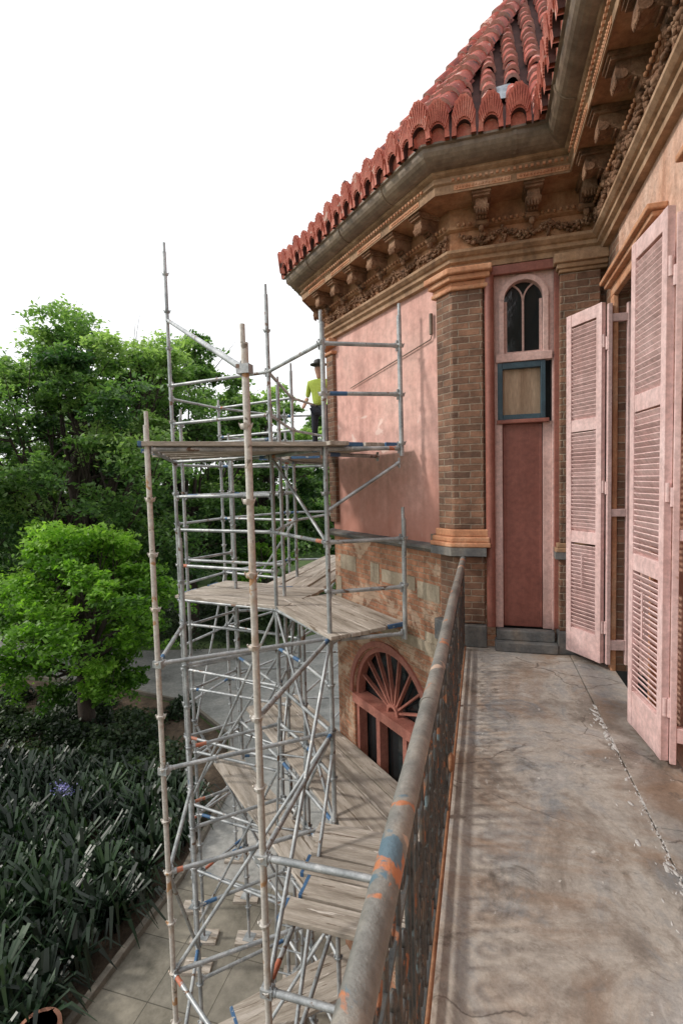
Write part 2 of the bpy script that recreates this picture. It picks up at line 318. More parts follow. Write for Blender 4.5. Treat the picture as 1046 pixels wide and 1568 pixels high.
for a,b2,z0,z1 in ((.26,.62,.34,.52),(.66,1.30,.40,.55),(1.36,1.55,.36,.60),(1.9,2.3,.42,.62),(2.3,2.44,.0,.3),(.3,.5,-.25,.0)): facebox(w,FP,a,b2,0,.008,z0,z1)
sweep(w,[(0,-.22),(.02,-.22),(.03,-.1),(0,-.1)],0,2,4); w.obj("pale_stone_blocks",m_band,bld)
w=MB(); w.prism(pil_poly(.08,.03,.26),0.0,.21); w.box(.10,.64,4.70,4.86,.0,.09); w.box(.115,.62,4.76,4.86,.09,.185); w.box(.64,1.03,4.72,4.86,0,.2)
w.obj("door_threshold",m_slate,bld,.01)
# door
w=MB()
f=FD; ac=.665
archwall(w,f,.41,.92,2.64,3.5,ac,.165,2.74,3.20,.06,0)
w.v=[(x,y+.02,z) for x,y,z in w.v]
facebox(w,f,.40,.425,-.1,.0,.185,2.66); facebox(w,f,.85,.925,-.1,.0,.185,2.66)
facebox(w,f,.425,.50,-.09,-.025,.185,2.1)
arcband(w,f,ac,3.20,.165,.21,-.02,.01)
facebox(w,f,ac-.21,ac-.165,-.02,.01,2.66,3.2); facebox(w,f,ac+.165,ac+.21,-.02,.01,2.66,3.2); facebox(w,f,.425,.905,-.02,.022,2.645,2.72)
w.obj("door_frame",m_frame,bld,.004)
w=MB(); facebox(w,f,.502,.848,-.09,-.05,.19,2.09); facebox(w,f,.505,.53,-.05,-.04,.2,2.08); facebox(w,f,.82,.845,-.05,-.04,.2,2.08)
w.obj("narrow_door",m_door,bld,.004)
w=MB(); w.tube([f.p(.96,.035,.96),f.p(.96,.035,3.42)],.042,14); w.tube([f.p(.96,.03,.2),f.p(.96,.03,.96)],.04,14); facebox(w,f,.36,.41,-.02,.02,.2,3.42)
facebox(w,f,.36,1.0,-.0,.045,3.42,3.5); facebox(w,f,.45,.9,-.05,.03,2.09,2.125)
w.obj("door_surround_moulding",m_redtrim,bld,.006)
w=MB(); facebox(w,f,.48,.52,-.08,.012,2.125,2.64);facebox(w,f,.845,.89,-.08,.012,2.125,2.64);facebox(w,f,.52,.845,-.08,.012,2.125,2.17);facebox(w,f,.52,.845,-.08,.012,2.585,2.64)
w.obj("blue_transom_frame",m_blue,bld,.004)
w=MB(); facebox(w,f,.52,.845,-.08,-.04,2.17,2.585); w.obj("transom_plywood",m_ply,bld)
w=MB(); facebox(w,f,ac-.17,ac+.17,-.1,-.07,2.7,3.4); w.obj("arched_window_glass",m_glass,bld)
w=MB(); facebox(w,f,ac-.009,ac+.009,-.07,-.05,2.74,3.2)
for s_ in (-1,1): facebox(w,f,ac+s_*.15-.012,ac+s_*.15+.012,-.07,-.045,2.74,3.2)
arcband(w,f,ac+.165,3.20,.155,.168,-.07,-.05,t0=0,t1=1.05); arcband(w,f,ac-.165,3.20,.155,.168,-.07,-.05,t0=math.pi-1.05,t1=math.pi)
w.obj("arched_window_bars",m_frame,bld)
w=MB()
def rq(y0,y1,z0,z1): w.add([FR.p(y0,0,z0),FR.p(y0,0,z1),FR.p(y1,0,z1),FR.p(y1,0,z0)],[[0,1,2,3]])
rq(-5,1.6,0,3.55); rq(1.6,2.75,3.0,3.55); rq(2.75,3.45,0,3.55); rq(3.45,4.42,3.0,3.55)
w.obj("balcony_peach_wall",m_peach,bld)
w=MB()
rq(4.42,4.85,0,3.55); rq(-5,4.85,GZ,-.2)
for a,b2 in ((3.45,4.42),(1.6,2.75)):
    w.add([(1.03,b2,0),(1.03,b2,3.0),(1.3,b2,3.0),(1.3,b2,0)],[[0,1,2,3]]); w.add([(1.03,a,0),(1.03,a,3.0),(1.3,a,3.0),(1.3,a,0)],[[0,1,2,3]])
    w.add([(1.03,a,3.0),(1.03,b2,3.0),(1.3,b2,3.0),(1.3,a,3.0)],[[0,1,2,3]])
w.obj("window_reveal_brick",m_brick,bld)
w=MB()
for a,b2 in ((3.45,4.42),(1.6,2.75)): w.box(1.28,1.32,a,b2,0,3.0)
w.obj("french_window_glass",m_glass,bld)
w=MB()
for a,b2 in ((3.45,4.42),(1.6,2.75)):
    for y in (a+.03,(a+b2)/2,b2-.03): w.box(1.2,1.28,y-.035,y+.035,0,2.99)
    for z in (.1,.9,1.7,2.5,2.95): w.box(1.22,1.28,a,b2,z-.03,z+.03)
w.obj("french_window_frame",m_frame,bld)
w=MB()
for a,b2 in ((3.38,4.49),(1.5,2.85)):
    w.box(.99,1.03,a,b2,3.0,3.08); w.box(.99,1.03,a,a+.09,.0,3.0); w.box(.99,1.03,b2-.09,b2,.0,3.0)
    w.box(.95,1.03,a-.03,b2+.03,3.08,3.115); w.box(.92,1.03,a-.05,b2+.05,3.115,3.15)
w.obj("window_hood_moulding",m_orange,bld,.008)
# shutters
def shutter(name,hinge,tip,z0,z1,par,slats=True):
    mb=MB(); h=Vector((*hinge,0));t=Vector((*tip,0)); d=(t-h);W=d.length;d.normalize(); n=Vector((-d.y,d.x,0))
    def bb(a0,a1,z0,z1,th=.04):
        q=[h+d*a0-n*th/2,h+d*a1-n*th/2,h+d*a1+n*th/2,h+d*a0+n*th/2]; mb.prism([(v.x,v.y) for v in q],z0,z1)
    sw=.055 if W>.3 else .03
    bb(0,sw,z0,z1);bb(W-sw,W,z0,z1)
    H=z1-z0; rails=[(z0,z0+.22),(z0+H*.335,z0+H*.335+.1),(z0+H*.66,z0+H*.66+.1),(z1-.1,z1)]
    if not slats: rails=[(z0+.12,z0+.2),(z0+H*.42,z0+H*.42+.06),(z1-.14,z1-.08)]
    for a,b2 in rails: bb(sw,W-sw,a,b2,.034)
    if slats:
      for (a,b2),(c,e) in zip(rails[:-1],rails[1:]):
        z=b2+.02
        while z<c-.008:
            tl=random.gauss(0,.06)
            p=h+d*sw+Vector((0,0,z));q=h+d*(W-sw)+Vector((0,0,z+random.gauss(0,.0015)))
            up=(n*(.62+tl)+Vector((0,0,.78))).normalized()
            mb.beam(p,q,.008,.046,up); z+=.033
      mb.tube([h+d*(W*.5)+n*.03+Vector((0,0,z0+.6)),h+d*(W*.5)+n*.03+Vector((0,0,z0+H*.3))],.006,6)
    for z in (z0+.3,z0+H*.5,z1-.3): mb.tube([h+Vector((0,0,z-.05)),h+Vector((0,0,z+.05))],.014,8)
    return mb.obj(name,m_shut,par,.003)
sh=empty("louvred_shutters",bld)
shutter("folded_leaf",(.925,4.40),(.715,4.71),.06,2.95,sh)
shutter("return_leaf",(.95,4.39),(1.12,4.41),.06,2.93,sh,False)
shutter("folded_leaf_near",(.93,2.96),(.88,3.40),.05,2.95,sh)
shutter("return_leaf_near",(.95,2.95),(1.12,2.91),.05,2.9,sh,False)
# ------------------------------------------------------------ entablature
w=MB()
sweep(w,[(0,3.5),(.05,3.505),(.05,3.56),(.08,3.58),(.08,3.62),(.10,3.63),(.125,3.66),(.125,3.69),(.05,3.70)],0)
w.obj("architrave",m_stone,bld,0,True)
w=MB(); sweep(w,[(.05,3.70),(.05,3.91),(.09,3.93),(.09,3.96),(.06,3.98),(.06,4.16),(.32,4.18)],0); w.obj("frieze_and_soffit",m_terra,bld,0,True)
OS=-.04
w=MB(); sweep(w,[(o+OS,z) for o,z in [(.36,4.165),(.37,4.165),(.37,4.25),(.39,4.265),(.39,4.29),(.375,4.30),(.375,4.33),(.41,4.35),(.42,4.37)]],0); w.obj("corona",m_stone,bld,0,True)
w=MB()
gp=[(.38,4.37)]+[(.39+.13*math.sin(t*math.pi/2/6),4.52-.15*math.cos(t*math.pi/2/6)) for t in range(7)]+[(.54,4.53),(.54,4.55),(.51,4.55),(.44,4.52)]
sweep(w,gp,0); w.obj("gutter",m_gutter,bld,0,True)
w=MB()
def along(f,a0,a1,step):
    n=max(1,round((a1-a0)/step)); return [a0+(a1-a0)*(i+.5)/n for i in range(n)]
faces=[(FR,-4.8,4.4,.43),(FD,.25,1.27,.42),(FP,0,L,.41),(FQ,0,L,.41)]
for f,a0,a1,st in faces:
    for a in along(f,a0,a1,st*1.5):
        facebox(w,f,a-st*.55,a+st*.55,.32,.336,4.185,4.235)
        k=a-st*.5
        while k<a+st*.5: w.blob(f.p(k,.337,4.21),.010,.010,.014); k+=.026
    a=a0
    while a<a1: facebox(w,f,a,a+.022,.345,.365,4.268,4.292); a+=.045
w.obj("corona_panels",m_orange,bld,0,True)
w=MB()
for f,a0,a1,st in faces:
    for a in along(f,a0,a1,.95):
        pp=[f.p(a,.39+.135*math.sin(t*math.pi/2/6),4.52-.155*math.cos(t*math.pi/2/6)) for t in range(7)]
        for p,q in zip(pp[:-1],pp[1:]): w.beam(p,q,.03,.008,f.n+Vector((0,0,-1)))
w.obj("gutter_joints",m_gutter,bld,0,True)
w=MB()
prof=[(.06,3.925),(.10,3.905),(.13,3.92),(.14,3.95),(.13,3.975),(.15,3.99),(.18,4.0),(.21,3.985),(.25,3.99),(.27,4.02),(.26,4.115),(.06,4.115)]
def bracket(f,a,hw=.05):
    n=len(prof); vs=[f.p(a-hw,o,z) for o,z in prof]+[f.p(a+hw,o,z) for o,z in prof]
    w.add(vs,[list(range(n))[::-1],[n+i for i in range(n)]]+[[i,(i+1)%n,n+(i+1)%n,n+i] for i in range(n)])
    facebox(w,f,a-hw-.02,a+hw+.02,.06,.295,4.115,4.14); facebox(w,f,a-hw-.03,a+hw+.03,.06,.31,4.14,4.17)
    w.tube([f.p(a-hw-.012,.235,4.02),f.p(a+hw+.012,.235,4.02)],.035,10); w.tube([f.p(a-hw-.01,.10,3.94),f.p(a+hw+.01,.10,3.94)],.026,10)
    for k in (-.7,-.25,.25,.7):
        w.blob(f.p(a+k*hw,.26,3.99),.012,.012,.04); w.blob(f.p(a+k*hw,.16,3.975),.010,.03,.014)
    w.blob(f.p(a,.12,3.88),.03,.03,.04); w.blob(f.p(a,.10,3.84),.016,.016,.03)
for a in along(FR,-4.8,4.55,.45): bracket(FR,a)
for a in (.17,.60,1.02): bracket(FD,a)
for a in along(FP,-.02,L+.02,.41): bracket(FP,a)
for a in along(FQ,-.02,L+.02,.41): bracket(FQ,a)
w.obj("brackets",m_terra2,bld,.004,True)
w=MB()
def garland(f,a0,a1,zc=3.83,sag=.08,o=.065,k_=1):
    n=int((a1-a0)/.014)
    for i in range(n):
        t=i/(n-1); a=a0+(a1-a0)*t; z=zc-sag*math.sin(math.pi*t)+.03; th_=.55+.65*math.sin(math.pi*t)
        for k in range(3):
            s_=random.uniform(.009,.017)*th_*k_
            w.blob(f.p(a+random.uniform(-.01,.01),o+random.uniform(0,.03)*k_,z+random.uniform(-.038,.034)*th_*k_),s_*1.5,s_,s_*1.1,0,random.uniform(0,3))
    for k in range(12):
        s_=random.uniform(.009,.017)*k_; w.blob(f.p(a0+random.uniform(-.025,.025),o+.012,zc+.06-k*.014),s_,s_,s_*1.4,0,random.uniform(0,3))
def swags(f,a0,a1,st,**k):
    n=max(1,round((a1-a0)/st)); d=(a1-a0)/n
    for i in range(n): garland(f,a0+i*d,a0+(i+1)*d,**k)
swags(FR,-1.5,4.75,.44,o=.08,k_=1.3); swags(FD,.08,1.22,.38); swags(FP,.03,L,.41); swags(FQ,0,L,.41)
w.obj("leaf_garlands",m_terra2,bld,0,True)
w=MB()
for f,a0,a1,s_ in ((FR,-1.5,4.8,.05),(FD,0.02,1.25,.05),(FP,0,L,.05)):
    a=a0
    while a<a1: w.blob(f.p(a,.115,3.955),.018,.018,.02); a+=s_
w.obj("bead_moulding",m_terra,bld,0,True)
# ------------------------------------------------------------ turret roof
ctr=Vector((.995,7.83,0)); Z0=4.365; H=4.32
ev=[Vector((*p,Z0)) for p in offs(.46)]
apex=Vector((ctr.x,ctr.y,Z0+H))
roof=MB(); tiles=MB(); ante=MB()
y0=ev[2].y
corners=[Vector((2.46,y0,Z0)),ev[2],ev[3],ev[4],ev[5],Vector((2.58,11.29,Z0))]
def tile(mb,p,up,side,nrm,l,w0,w1,mi=0):
    n=6; vs=[]
    for (q,wd,lift) in ((p,w0,.020),(p+up*l,w1,-.004)):
        for k in range(n+1):
            t=math.pi*k/n; vs.append(q+side*math.cos(t)*wd/2+nrm*(math.sin(t)*wd*.58+lift))
    for (q,wd,lift) in ((p,w0*.76,.008),):
        for k in range(n+1):
            t=math.pi*k/n; vs.append(q+side*math.cos(t)*wd/2+nrm*(math.sin(t)*wd*.58+lift))
    m=n+1
    mb.add(vs,[[k,k+1,m+k+1,m+k] for k in range(n)],mi,True); mb.add(vs,[[2*m+k,2*m+k+1,k+1,k] for k in range(n)],2)
def antefix(mb,p,side,out,wd=.2,h=.27):
    n=14; R=[]
    for i in range(n+1):
        t=math.pi*i/n; R.append((math.cos(t)*wd/2*(1.0+.12*math.sin(2*t)**2),h*(math.sin(t)**.8)))
    up=(Vector((0,0,1))+out*.12).normalized()
    fr=[p+side*x*(1-.07*(i%2))+up*z*(1-.04*(i%2))+out*.02 for i,(x,z) in enumerate(R)]; bk=[v-out*.045 for v in fr]
    inn=[p+side*x*.60+up*(z*.36)+out*.02 for x,z in R]; inb=[v-out*.12 for v in inn]
    for k in range(n):
        mb.add([fr[k],fr[k+1],bk[k+1],bk[k]],[[0,1,2,3]],0,True)
        mb.add([fr[k],fr[k+1],inn[k+1],inn[k]],[[3,2,1,0]],0); mb.add([inn[k],inn[k+1],inb[k+1],inb[k]],[[0,1,2,3]],1)
        mb.add([inb[k],inb[k+1],p-out*.1],[[0,1,2]],1); mb.add([bk[k],bk[k+1],p-out*.03],[[0,1,2]],0)
    for i in range(2,n-1):
        x,z=R[i]; mb.beam(p+side*x*.62+up*(z*.41)+out*.024,p+side*x*.92+up*z*.93+out*.024,.010,.016,out,0)
for i in range(5):
    a,b2=corners[i],corners[i+1]
    roof.add([a,b2,apex],[[2,1,0]])
    side=(b2-a);Wd=side.length;side.normalize(); mid=(a+b2)/2; upv=(apex-mid);Ls=upv.length;upv.normalize(); nrm=side.cross(upv).normalized()
    if nrm.z<0: nrm=-nrm
    out=Vector((nrm.x,nrm.y,0)).normalized()
    nc=round(Wd/.205);sp=Wd/nc
    for c in range(nc):
        x=(c+.5)*sp; lim=Ls*(1-abs(x-Wd/2)/(Wd/2))
        antefix(ante,a+side*x+out*(.10+random.uniform(-.008,.008))+Vector((0,0,-.02)),(side+Vector((0,0,random.uniform(-.07,.07)))).normalized(),out,sp*.93,random.uniform(.27,.31))
        s0=0
        while s0<lim-.08:
            if not(i==0 and abs((a+side*x).x-.22)<.1 and .62<s0<.95):
                j=Vector((random.uniform(-.008,.008),random.uniform(-.008,.008),random.uniform(-.004,.014)))
                tile(tiles,a+side*x+upv*s0+j,(upv+side*random.uniform(-.05,.05)).normalized(),side,nrm,.26,.145,.115)
            s0+=.2
    d=(apex-b2);Lh=d.length;d.normalize(); s0=.05
    sd_=d.cross(Vector((0,0,1))).normalized(); nm=sd_.cross(d)
    if nm.z<0:nm=-nm
    while s0<Lh: tile(tiles,b2+d*s0+nm*.05,d,sd_,nm,.32,.19,.15); s0+=.25
    oo=Vector((*(b2-ctr).xy.normalized(),0))
    if i<4: antefix(ante,b2+oo*.10+Vector((0,0,-.01)),sd_,oo,.20,.32)
y=y0-.1
while y>-1.5:
    p=Vector((.57,y,Z0)); antefix(ante,p-Vector((.10,0,.02)),Vector((0,1,0)),Vector((-1,0,0)),.19,.28)
    up_=Vector((1,0,.9)).normalized()
    for k in range(3): tile(tiles,p+up_*k*.2,up_,Vector((0,1,0)),Vector((-.67,0,.74)),.26,.15,.12)
    y-=.2
roof.add([(.57,4.36,Z0-.01),(.57,-5,Z0-.01),(4,-5,Z0+3.09),(4,7.8,Z0+3.09)],[[3,2,1,0]])
m_tilerim=mottled("tile_rim_limewash",[(.50,.20,.15),(.64,.42,.37),(.68,.52,.48)],8,.8)
roof.obj("roof_deck",m_tiledark,bld); tiles.obj("clay_roof_tiles",[m_tile,m_tiledark,m_tilerim],bld); ante.obj("eave_antefix_tiles",[m_antefix,m_tiledark],bld)
w=MB(); a,b2=corners[0],corners[1]; side=(b2-a).normalized(); mid=(a+b2)/2; upv=(apex-mid).normalized(); nrm=side.cross(upv); nrm=nrm if nrm.z>0 else -nrm
pc=Vector((.20,y0,Z0))
vs=[pc+side*x+upv*y_+nrm*z_ for x,y_,z_ in ((-.10,.64,.03),(.02,.60,.05),(.09,.66,.03),(.10,.80,.03),(.08,.97,.03),(-.07,1.0,.03),(-.10,.86,.04),(0,.8,.06))]
w.add(vs,[[0,1,7],[1,2,7],[2,3,7],[3,4,7],[4,5,7],[5,6,7],[6,0,7]]); w.obj("roof_membrane_patch",m_membrane,bld)
# ------------------------------------------------------------ fanlight window
w=MB(); ac=1.235; zs=-1.22
arcband(w,FP,ac,zs,.74,.80,-.14,-.03); arcband(w,FP,ac,zs,.08,.12,-.14,-.05,n=12)
for i in range(1,9):
    t=math.pi*i/9; w.beam(FP.p(ac-.11*math.cos(t),-.1,zs+.11*math.sin(t)),FP.p(ac-.75*math.cos(t),-.1,zs+.75*math.sin(t)),.022,.05,FP.n)
facebox(w,FP,ac-.8,ac+.8,-.16,.03,zs-.12,zs)
for x in (-.77,-.28,.28,.77): facebox(w,FP,ac+x-.04,ac+x+.04,-.15,-.03,GZ+1,zs-.12)
facebox(w,FP,ac-.8,ac+.8,-.15,-.04,-2.6,-2.52); arcband(w,FP,ac,zs,.81,.88,0,.025)
w.obj("fanlight_frame",m_redframe,bld)
w=MB(); facebox(w,FP,ac-.8,ac+.8,-.2,-.17,GZ+1,zs+.8); w.obj("fanlight_glass",m_glass,bld)
w=MB(); w.prism([(p[0],p[1]) for p in offs(-.25)[2:]]+[(2.2,5.2)],GZ,Z0); w.obj("turret_core",m_dark,bld)
w=MB(); w.tube([FP.p(.30,.02,3.02),FP.p(.32,.02,2.98),FP.p(1.9,.02,2.78)],.006,6); w.tube([FP.p(.3,.03,3.22),FP.p(.3,.03,3.02)],.018,8)  # thin diagonal rod added in place of a dark shadow line, bracket stub above
facebox(w,FP,.27,.33,0,.05,.98,1.05); w.obj("wall_shadow_rod_and_bracket",m_gutter,bld)
# ------------------------------------------------------------ balcony
bal=empty("stone_balcony")
w=MB(); ys=[-3,-.8,.95,2.9,4.86]
for a,b2 in zip(ys[:-1],ys[1:]):
    w.box(-.165,.735,a+.002,b2-.002,-.12,random.uniform(-.002,.002))
ys=[-3,-.4,1.1,2.45,3.7,4.86]
for a,b2 in zip(ys[:-1],ys[1:]): w.box(.740,1.03,a+.002,b2-.002,-.12,.003)
w.obj("stone_slabs",m_floor,bal,.004)
w=MB(); w.box(-.23,1.03,-3,4.85,-.22,-.125); w.box(-.20,-.168,-3,4.75,-.125,-.012); w.obj("slab_edge",m_terra,bal,.01)
w=MB()
for i in range(420):
    y=random.uniform(1.1,3.7); s_=random.uniform(.0015,.008 if i%5 else .016); w.blob((.738+random.gauss(0,.013 if i%4 else .05),y,.001),s_,s_*random.uniform(1,4),.0022,0,random.uniform(-.6,.6))
w.obj("paint_drips",m_drip,bal)
rl=empty("iron_railing",bal)
w=MB(); XR=-.180
w.tube([(XR,-1.5,.85),(XR,1.0,.853),(XR+.003,2.0,.847),(XR-.002,3.2,.852),(XR,4.0,.85),(XR,4.72,.85)],.0275,24)
for y in (1.62,3.4): w.tube([(XR,y,.849),(XR,y+.012,.849)],.0305,24)
w.obj("handrail",m_rail,rl)
w=MB()
w.beam((XR,-1.5,.80),(XR,4.72,.80),.016,.03); w.beam((XR,-1.5,.08),(XR,4.72,.08),.02,.02); w.beam((XR,-1.5,.66),(XR,4.72,.66),.012,.014)
def scroll(cy_,cz_,s_,dirn,rad=.0075):
    pts=[]
    for i in range(15):
        t=i/14*2.6*math.pi; rr=s_*(1-.78*i/14); pts.append((XR,cy_+dirn*rr*math.cos(t),cz_+rr*math.sin(t)))
    w.tube(pts,rad,5,cap=False)
y=-1.4
while y<4.65:
    w.tube([(XR,y,.08),(XR,y,.79)],.008,5,cap=False)
    for z,d in ((.15,1),(.27,-1),(.39,1),(.51,-1),(.73,1)):
        scroll(y+.07,z,.050,d)
        w.blob((XR,y+.07,z+.06),.012,.020,.018)
    y+=.14
for y in (-.2,1.15,2.3,3.5,4.68): w.beam((XR,y,-.05),(XR,y,.83),.022,.022)
w.obj("scroll_panels",m_iron,rl)
w=MB(); w.blob((XR+.03,2.25,.30),.018,.03,.05); w.tube([(XR+.012,-1,.03),(XR+.012,4.7,.03)],.009,8); w.obj("rusty_base_bar",m_rust,rl)
# ------------------------------------------------------------ scaffolding
sc=empty("scaffolding")
st={'A':(-2.83,3.77,GZ,2.14),'B':(-1.494,3.006,GZ,2.52),'C':(-1.52,4.76,GZ,3.17),'D':(-4.09,6.0,GZ,4.75),'E':(-2.52,5.73,GZ,3.9),
    'G':(-4.70,6.9,GZ,3.4),'H':(-4.54,8.07,GZ,3.0),'I':(-2.95,7.6,GZ,3.4),'J':(-3.35,4.95,GZ,1.0),'K':(-3.9,9.6,GZ,3.0),'M':(-2.7,9.9,GZ,3.0),'N':(-3.55,6.6,GZ,2.0),
    'O':(-4.25,6.45,GZ,2.6),'Q':(-2.62,6.25,GZ,2.9),'R':(-3.95,7.3,GZ,2.3),'T':(-2.02,5.3,GZ,-.1)}
sg=MB();so=MB()
def standard(mb,x,y,z0,z1):
    mb.tube([(x,y,z0),(x+random.uniform(-.012,.012),y,z1)],.0245,10)
    k=math.ceil((z0+.1)/.495)
    while k*.495<z1-.08:
        z=k*.495
        mb.tube([(x,y,z-.020),(x,y,z-.014),(x,y,z+.012),(x,y,z+.016)],[.026,.030,.042,.036],10)
        for q in range(4):
            an=q*math.pi/2+.4; mb.beam((x+.03*math.cos(an),y+.03*math.sin(an),z-.018),(x+.045*math.cos(an),y+.045*math.sin(an),z+.022),.022,.008)
        k+=1
    mb.tube([(x,y,z1),(x,y,z1+.12)],.018,8)
for k,(x,y,z0,z1) in st.items():
    standard(so if k in 'AB' else sg,x,y,z0+.12,z1)
    sg.tube([(x,y,z0),(x,y,z0+.4)],.017,8)
for z0,z1 in ((1.85,3.27),(-.08,1.2)): standard(sg,-.80,5.14,z0,z1)
sb=MB();sr=MB()
def pt(k,z):
    return Vector((st[k][0],st[k][1],z)) if isinstance(k,str) else Vector((k[0],k[1],z))
def ledger(a,b2,z,z2=None,rad=.0215,paint=True,mb=None):
    z2=z if z2 is None else z2
    p=pt(a,z);q=pt(b2,z2);d=(q-p).normalized(); (mb or sg).tube([p+d*.03,q-d*.03],rad,8)
    for (e,s_) in ((p,1),(q,-1)):
        sg.beam(e+d*s_*.035+Vector((0,0,-.055)),e+d*s_*.035+Vector((0,0,.05)),.03,.014,d)
        sg.tube([e+d*s_*.03,e+d*s_*.07],rad+.005,8)
        if paint and random.random()<.34:
            (sb if random.random()<.75 else sr).tube([e+d*s_*.06,e+d*s_*random.uniform(.12,.25)],rad+.0012,8)
for z in [1.93,0,-.99,-1.98,-2.97,-3.96,-4.9]: ledger('A','C',z)
for z in [2.97,1.93,.99,0,-.99,-1.98,-2.97,-3.96,-4.9]: ledger('C','E',z)
for z in [2.97,2.45,1.93,1.45,.99,.49,0,-.99,-1.98,-2.97,-3.96]: ledger('D','E',z)
for z in [1.93,0,-1.98,-3.96,-4.9]: ledger('A','J',z) if z<1 else ledger('A','D',z)
for z in [-.0,-1.98,-2.97,-3.96]: ledger('J','D',z)
for z in [2.97,1.93,.99,0,-.99,-1.98,-2.97,-3.96]: ledger('D','G',z); ledger('G','H',z)
for z in [2.97,2.45,1.93,.99,0,-.99,-1.98,-2.97]: ledger('E','I',z); ledger('H','I',z); ledger('H','K',z); ledger('I','M',z); ledger('K','M',z)
for z in [0,-.99,-1.98,-2.97,-3.96]: ledger('N','D',z); ledger('N','E',z)
for z in [2.2,1.45,.49,-.49,-1.48,-2.47,-3.46,-4.4]: ledger('O','Q',z); ledger('O','R',z)
for z in [1.45,-.49,-1.48,-2.97]: ledger('R','I',z); ledger('Q','I',z)
for z in [-.49,-1.48,-2.47,-3.46,-4.4]: ledger('J','E',z); ledger('T','C',z); ledger('T','E',z)
for z in [0.0,-.99,-1.98,-2.97,-3.96]: ledger('B','C',z)
for z in [-.99,-1.98,-2.97,-3.96]: ledger('B',(-.25,3.0),z,rad=.0245,paint=False)
for z in [-2.97,-3.96,-4.9]: ledger('A','B',z)
Fp=(-.80,5.14)
for z in [2.97,2.48,1.93,.99,.48,-.02]: ledger('C',Fp,z)
for z in [-.05,1.88]: ledger('C',(-1.15,5.7),z)
ledger('D','B',3.85,2.35,.0245,False); ledger((-.80,5.14),'C',1.80,1.30,.018,False)
for a,b2,z,z2 in (('A','C',-2.97,-.99),('A','C',-4.9,-2.97),('B','C',-3.5,-1.2),('B','C',-2.0,-.05),('D','E',-2.97,0),('D','E',-4.9,-2),('E','I',-2,0),('C','E',-1,-3),('C','E',-3,-5),('E','C',1.93,.99),('H','I',-1,1),('G','H',-3,0),('C','E',-1.98,0),('A','J',-2,-4),('J','D',-2,-4.5),('O','Q',-3,-.6),('Q','O',-4.5,-2),('R','I',-3,-1),('K','M',-2,0)):
    ledger(a,b2,z,z2,.019,False)
for k,z in (('B',-.99),('B',-1.98),('A',0.0),('A',-1),('B',2.35)):
    p=pt(k,z); sg.beam(p+Vector((-.04,0,0)),p+Vector((.05,0,0)),.07,.06)
for p in [st[k] for k in st]:
    sg.prism([(p[0]-.08,p[1]-.08),(p[0]+.08,p[1]-.08),(p[0]+.08,p[1]+.08),(p[0]-.08,p[1]+.08)],GZ+.052,GZ+.06)
for s_ in (-.17,.17): sg.tube([(-2.35+s_,5.2,-5.4),(-2.2+s_,5.35,-1.2)],.016,8)
for i in range(14):
    t=(i+.5)/14; sg.tube([(-2.35+.15*t-.17,5.2+.15*t,-5.4+4.2*t),(-2.35+.15*t+.17,5.2+.15*t,-5.4+4.2*t)],.011,6)
sg.obj("galvanised_tubes",m_galv,sc); so.obj("outer_standards",m_galv2,sc); sb.obj("blue_tube_ends",m_sblue,sc); sr.obj("orange_tube_ends",m_sor,sc)
w=MB()
for k in st:
    x,y=st[k][:2]; w.beam((x-.2,y-.05,GZ+.03),(x+.2,y+.05,GZ+.03),.24,.045)
w.obj("sole_boards",m_board,sc)
bd=MB()
def board(p,q,g=0,wd=.222,th=.04):
    p=Vector(p)+Vector((random.uniform(-.02,.02),random.uniform(-.02,.02),random.uniform(0,.010)));q=Vector(q)+Vector((random.uniform(-.02,.02),random.uniform(-.02,.02),random.uniform(0,.010)))
    d=(q-p).normalized(); e=random.uniform(-.07,.07); p=p+d*e
    bd.beam(p,q,wd*random.uniform(.97,1.0),th,(0,0,1),g)
    if random.random()<.5:
        bd.beam(p-d*.002,p+d*.03,wd+.004,th+.004,(0,0,1),5)
def fp(a,o,z): return FP.p(a,o,z)
for o in (.20,.43,.66,.89): board(fp(.72,o,1.97),fp(2.45,o,1.97)); board(fp(.75,o,.03),fp(2.4+.1*o,o,.03))
for i in range(6):
    t=.03+i*.17; a=pt('A',1.97).lerp(pt('D',1.97),t); c=pt('C',1.97).lerp(pt('E',1.97),min(1,t)); d=(c-a).normalized(); board(a-d*.1,c+d*.1,2)
for i in range(5):
    o=i*.235+.1; a=pt('D',.03);c=pt('E',.03);d=(c-a).normalized();n=Vector((-d.y,d.x,0)); board(a+n*o-d*.15,c+n*o+d*.12,4)
for i in range(4): board((-3.1+.235*i,6.9,.03),( -3.1+.235*i,10.0,.03),3)
for i in range(4): board((-3.1+.235*i,6.9,1.97),( -3.1+.235*i,10.0,1.97),3)
for i in range(5): board((-1.62+random.uniform(-.09,.09),3.62+i*.235,-1.93),(-.15,3.62+i*.235-.03,-1.93),1)
for i,o in enumerate((.14,.37,.60,.83)): board(fp(.1,o,-1.95),fp(3.9,o+.0,-1.95),0)
for i,o in enumerate((1.0,1.22)): board(fp(.9,o,-2.6),fp(3.9,o+.2,-2.6),0)
for i in range(3): board(pt('A',-3.93)+Vector((.1+.1*i,.2*i+.1,0)),pt('C',-3.93)+Vector((0,.2*i+.1,0)),2)
bd.obj("timber_boards",m_boards+[m_sblue],sc,.004)
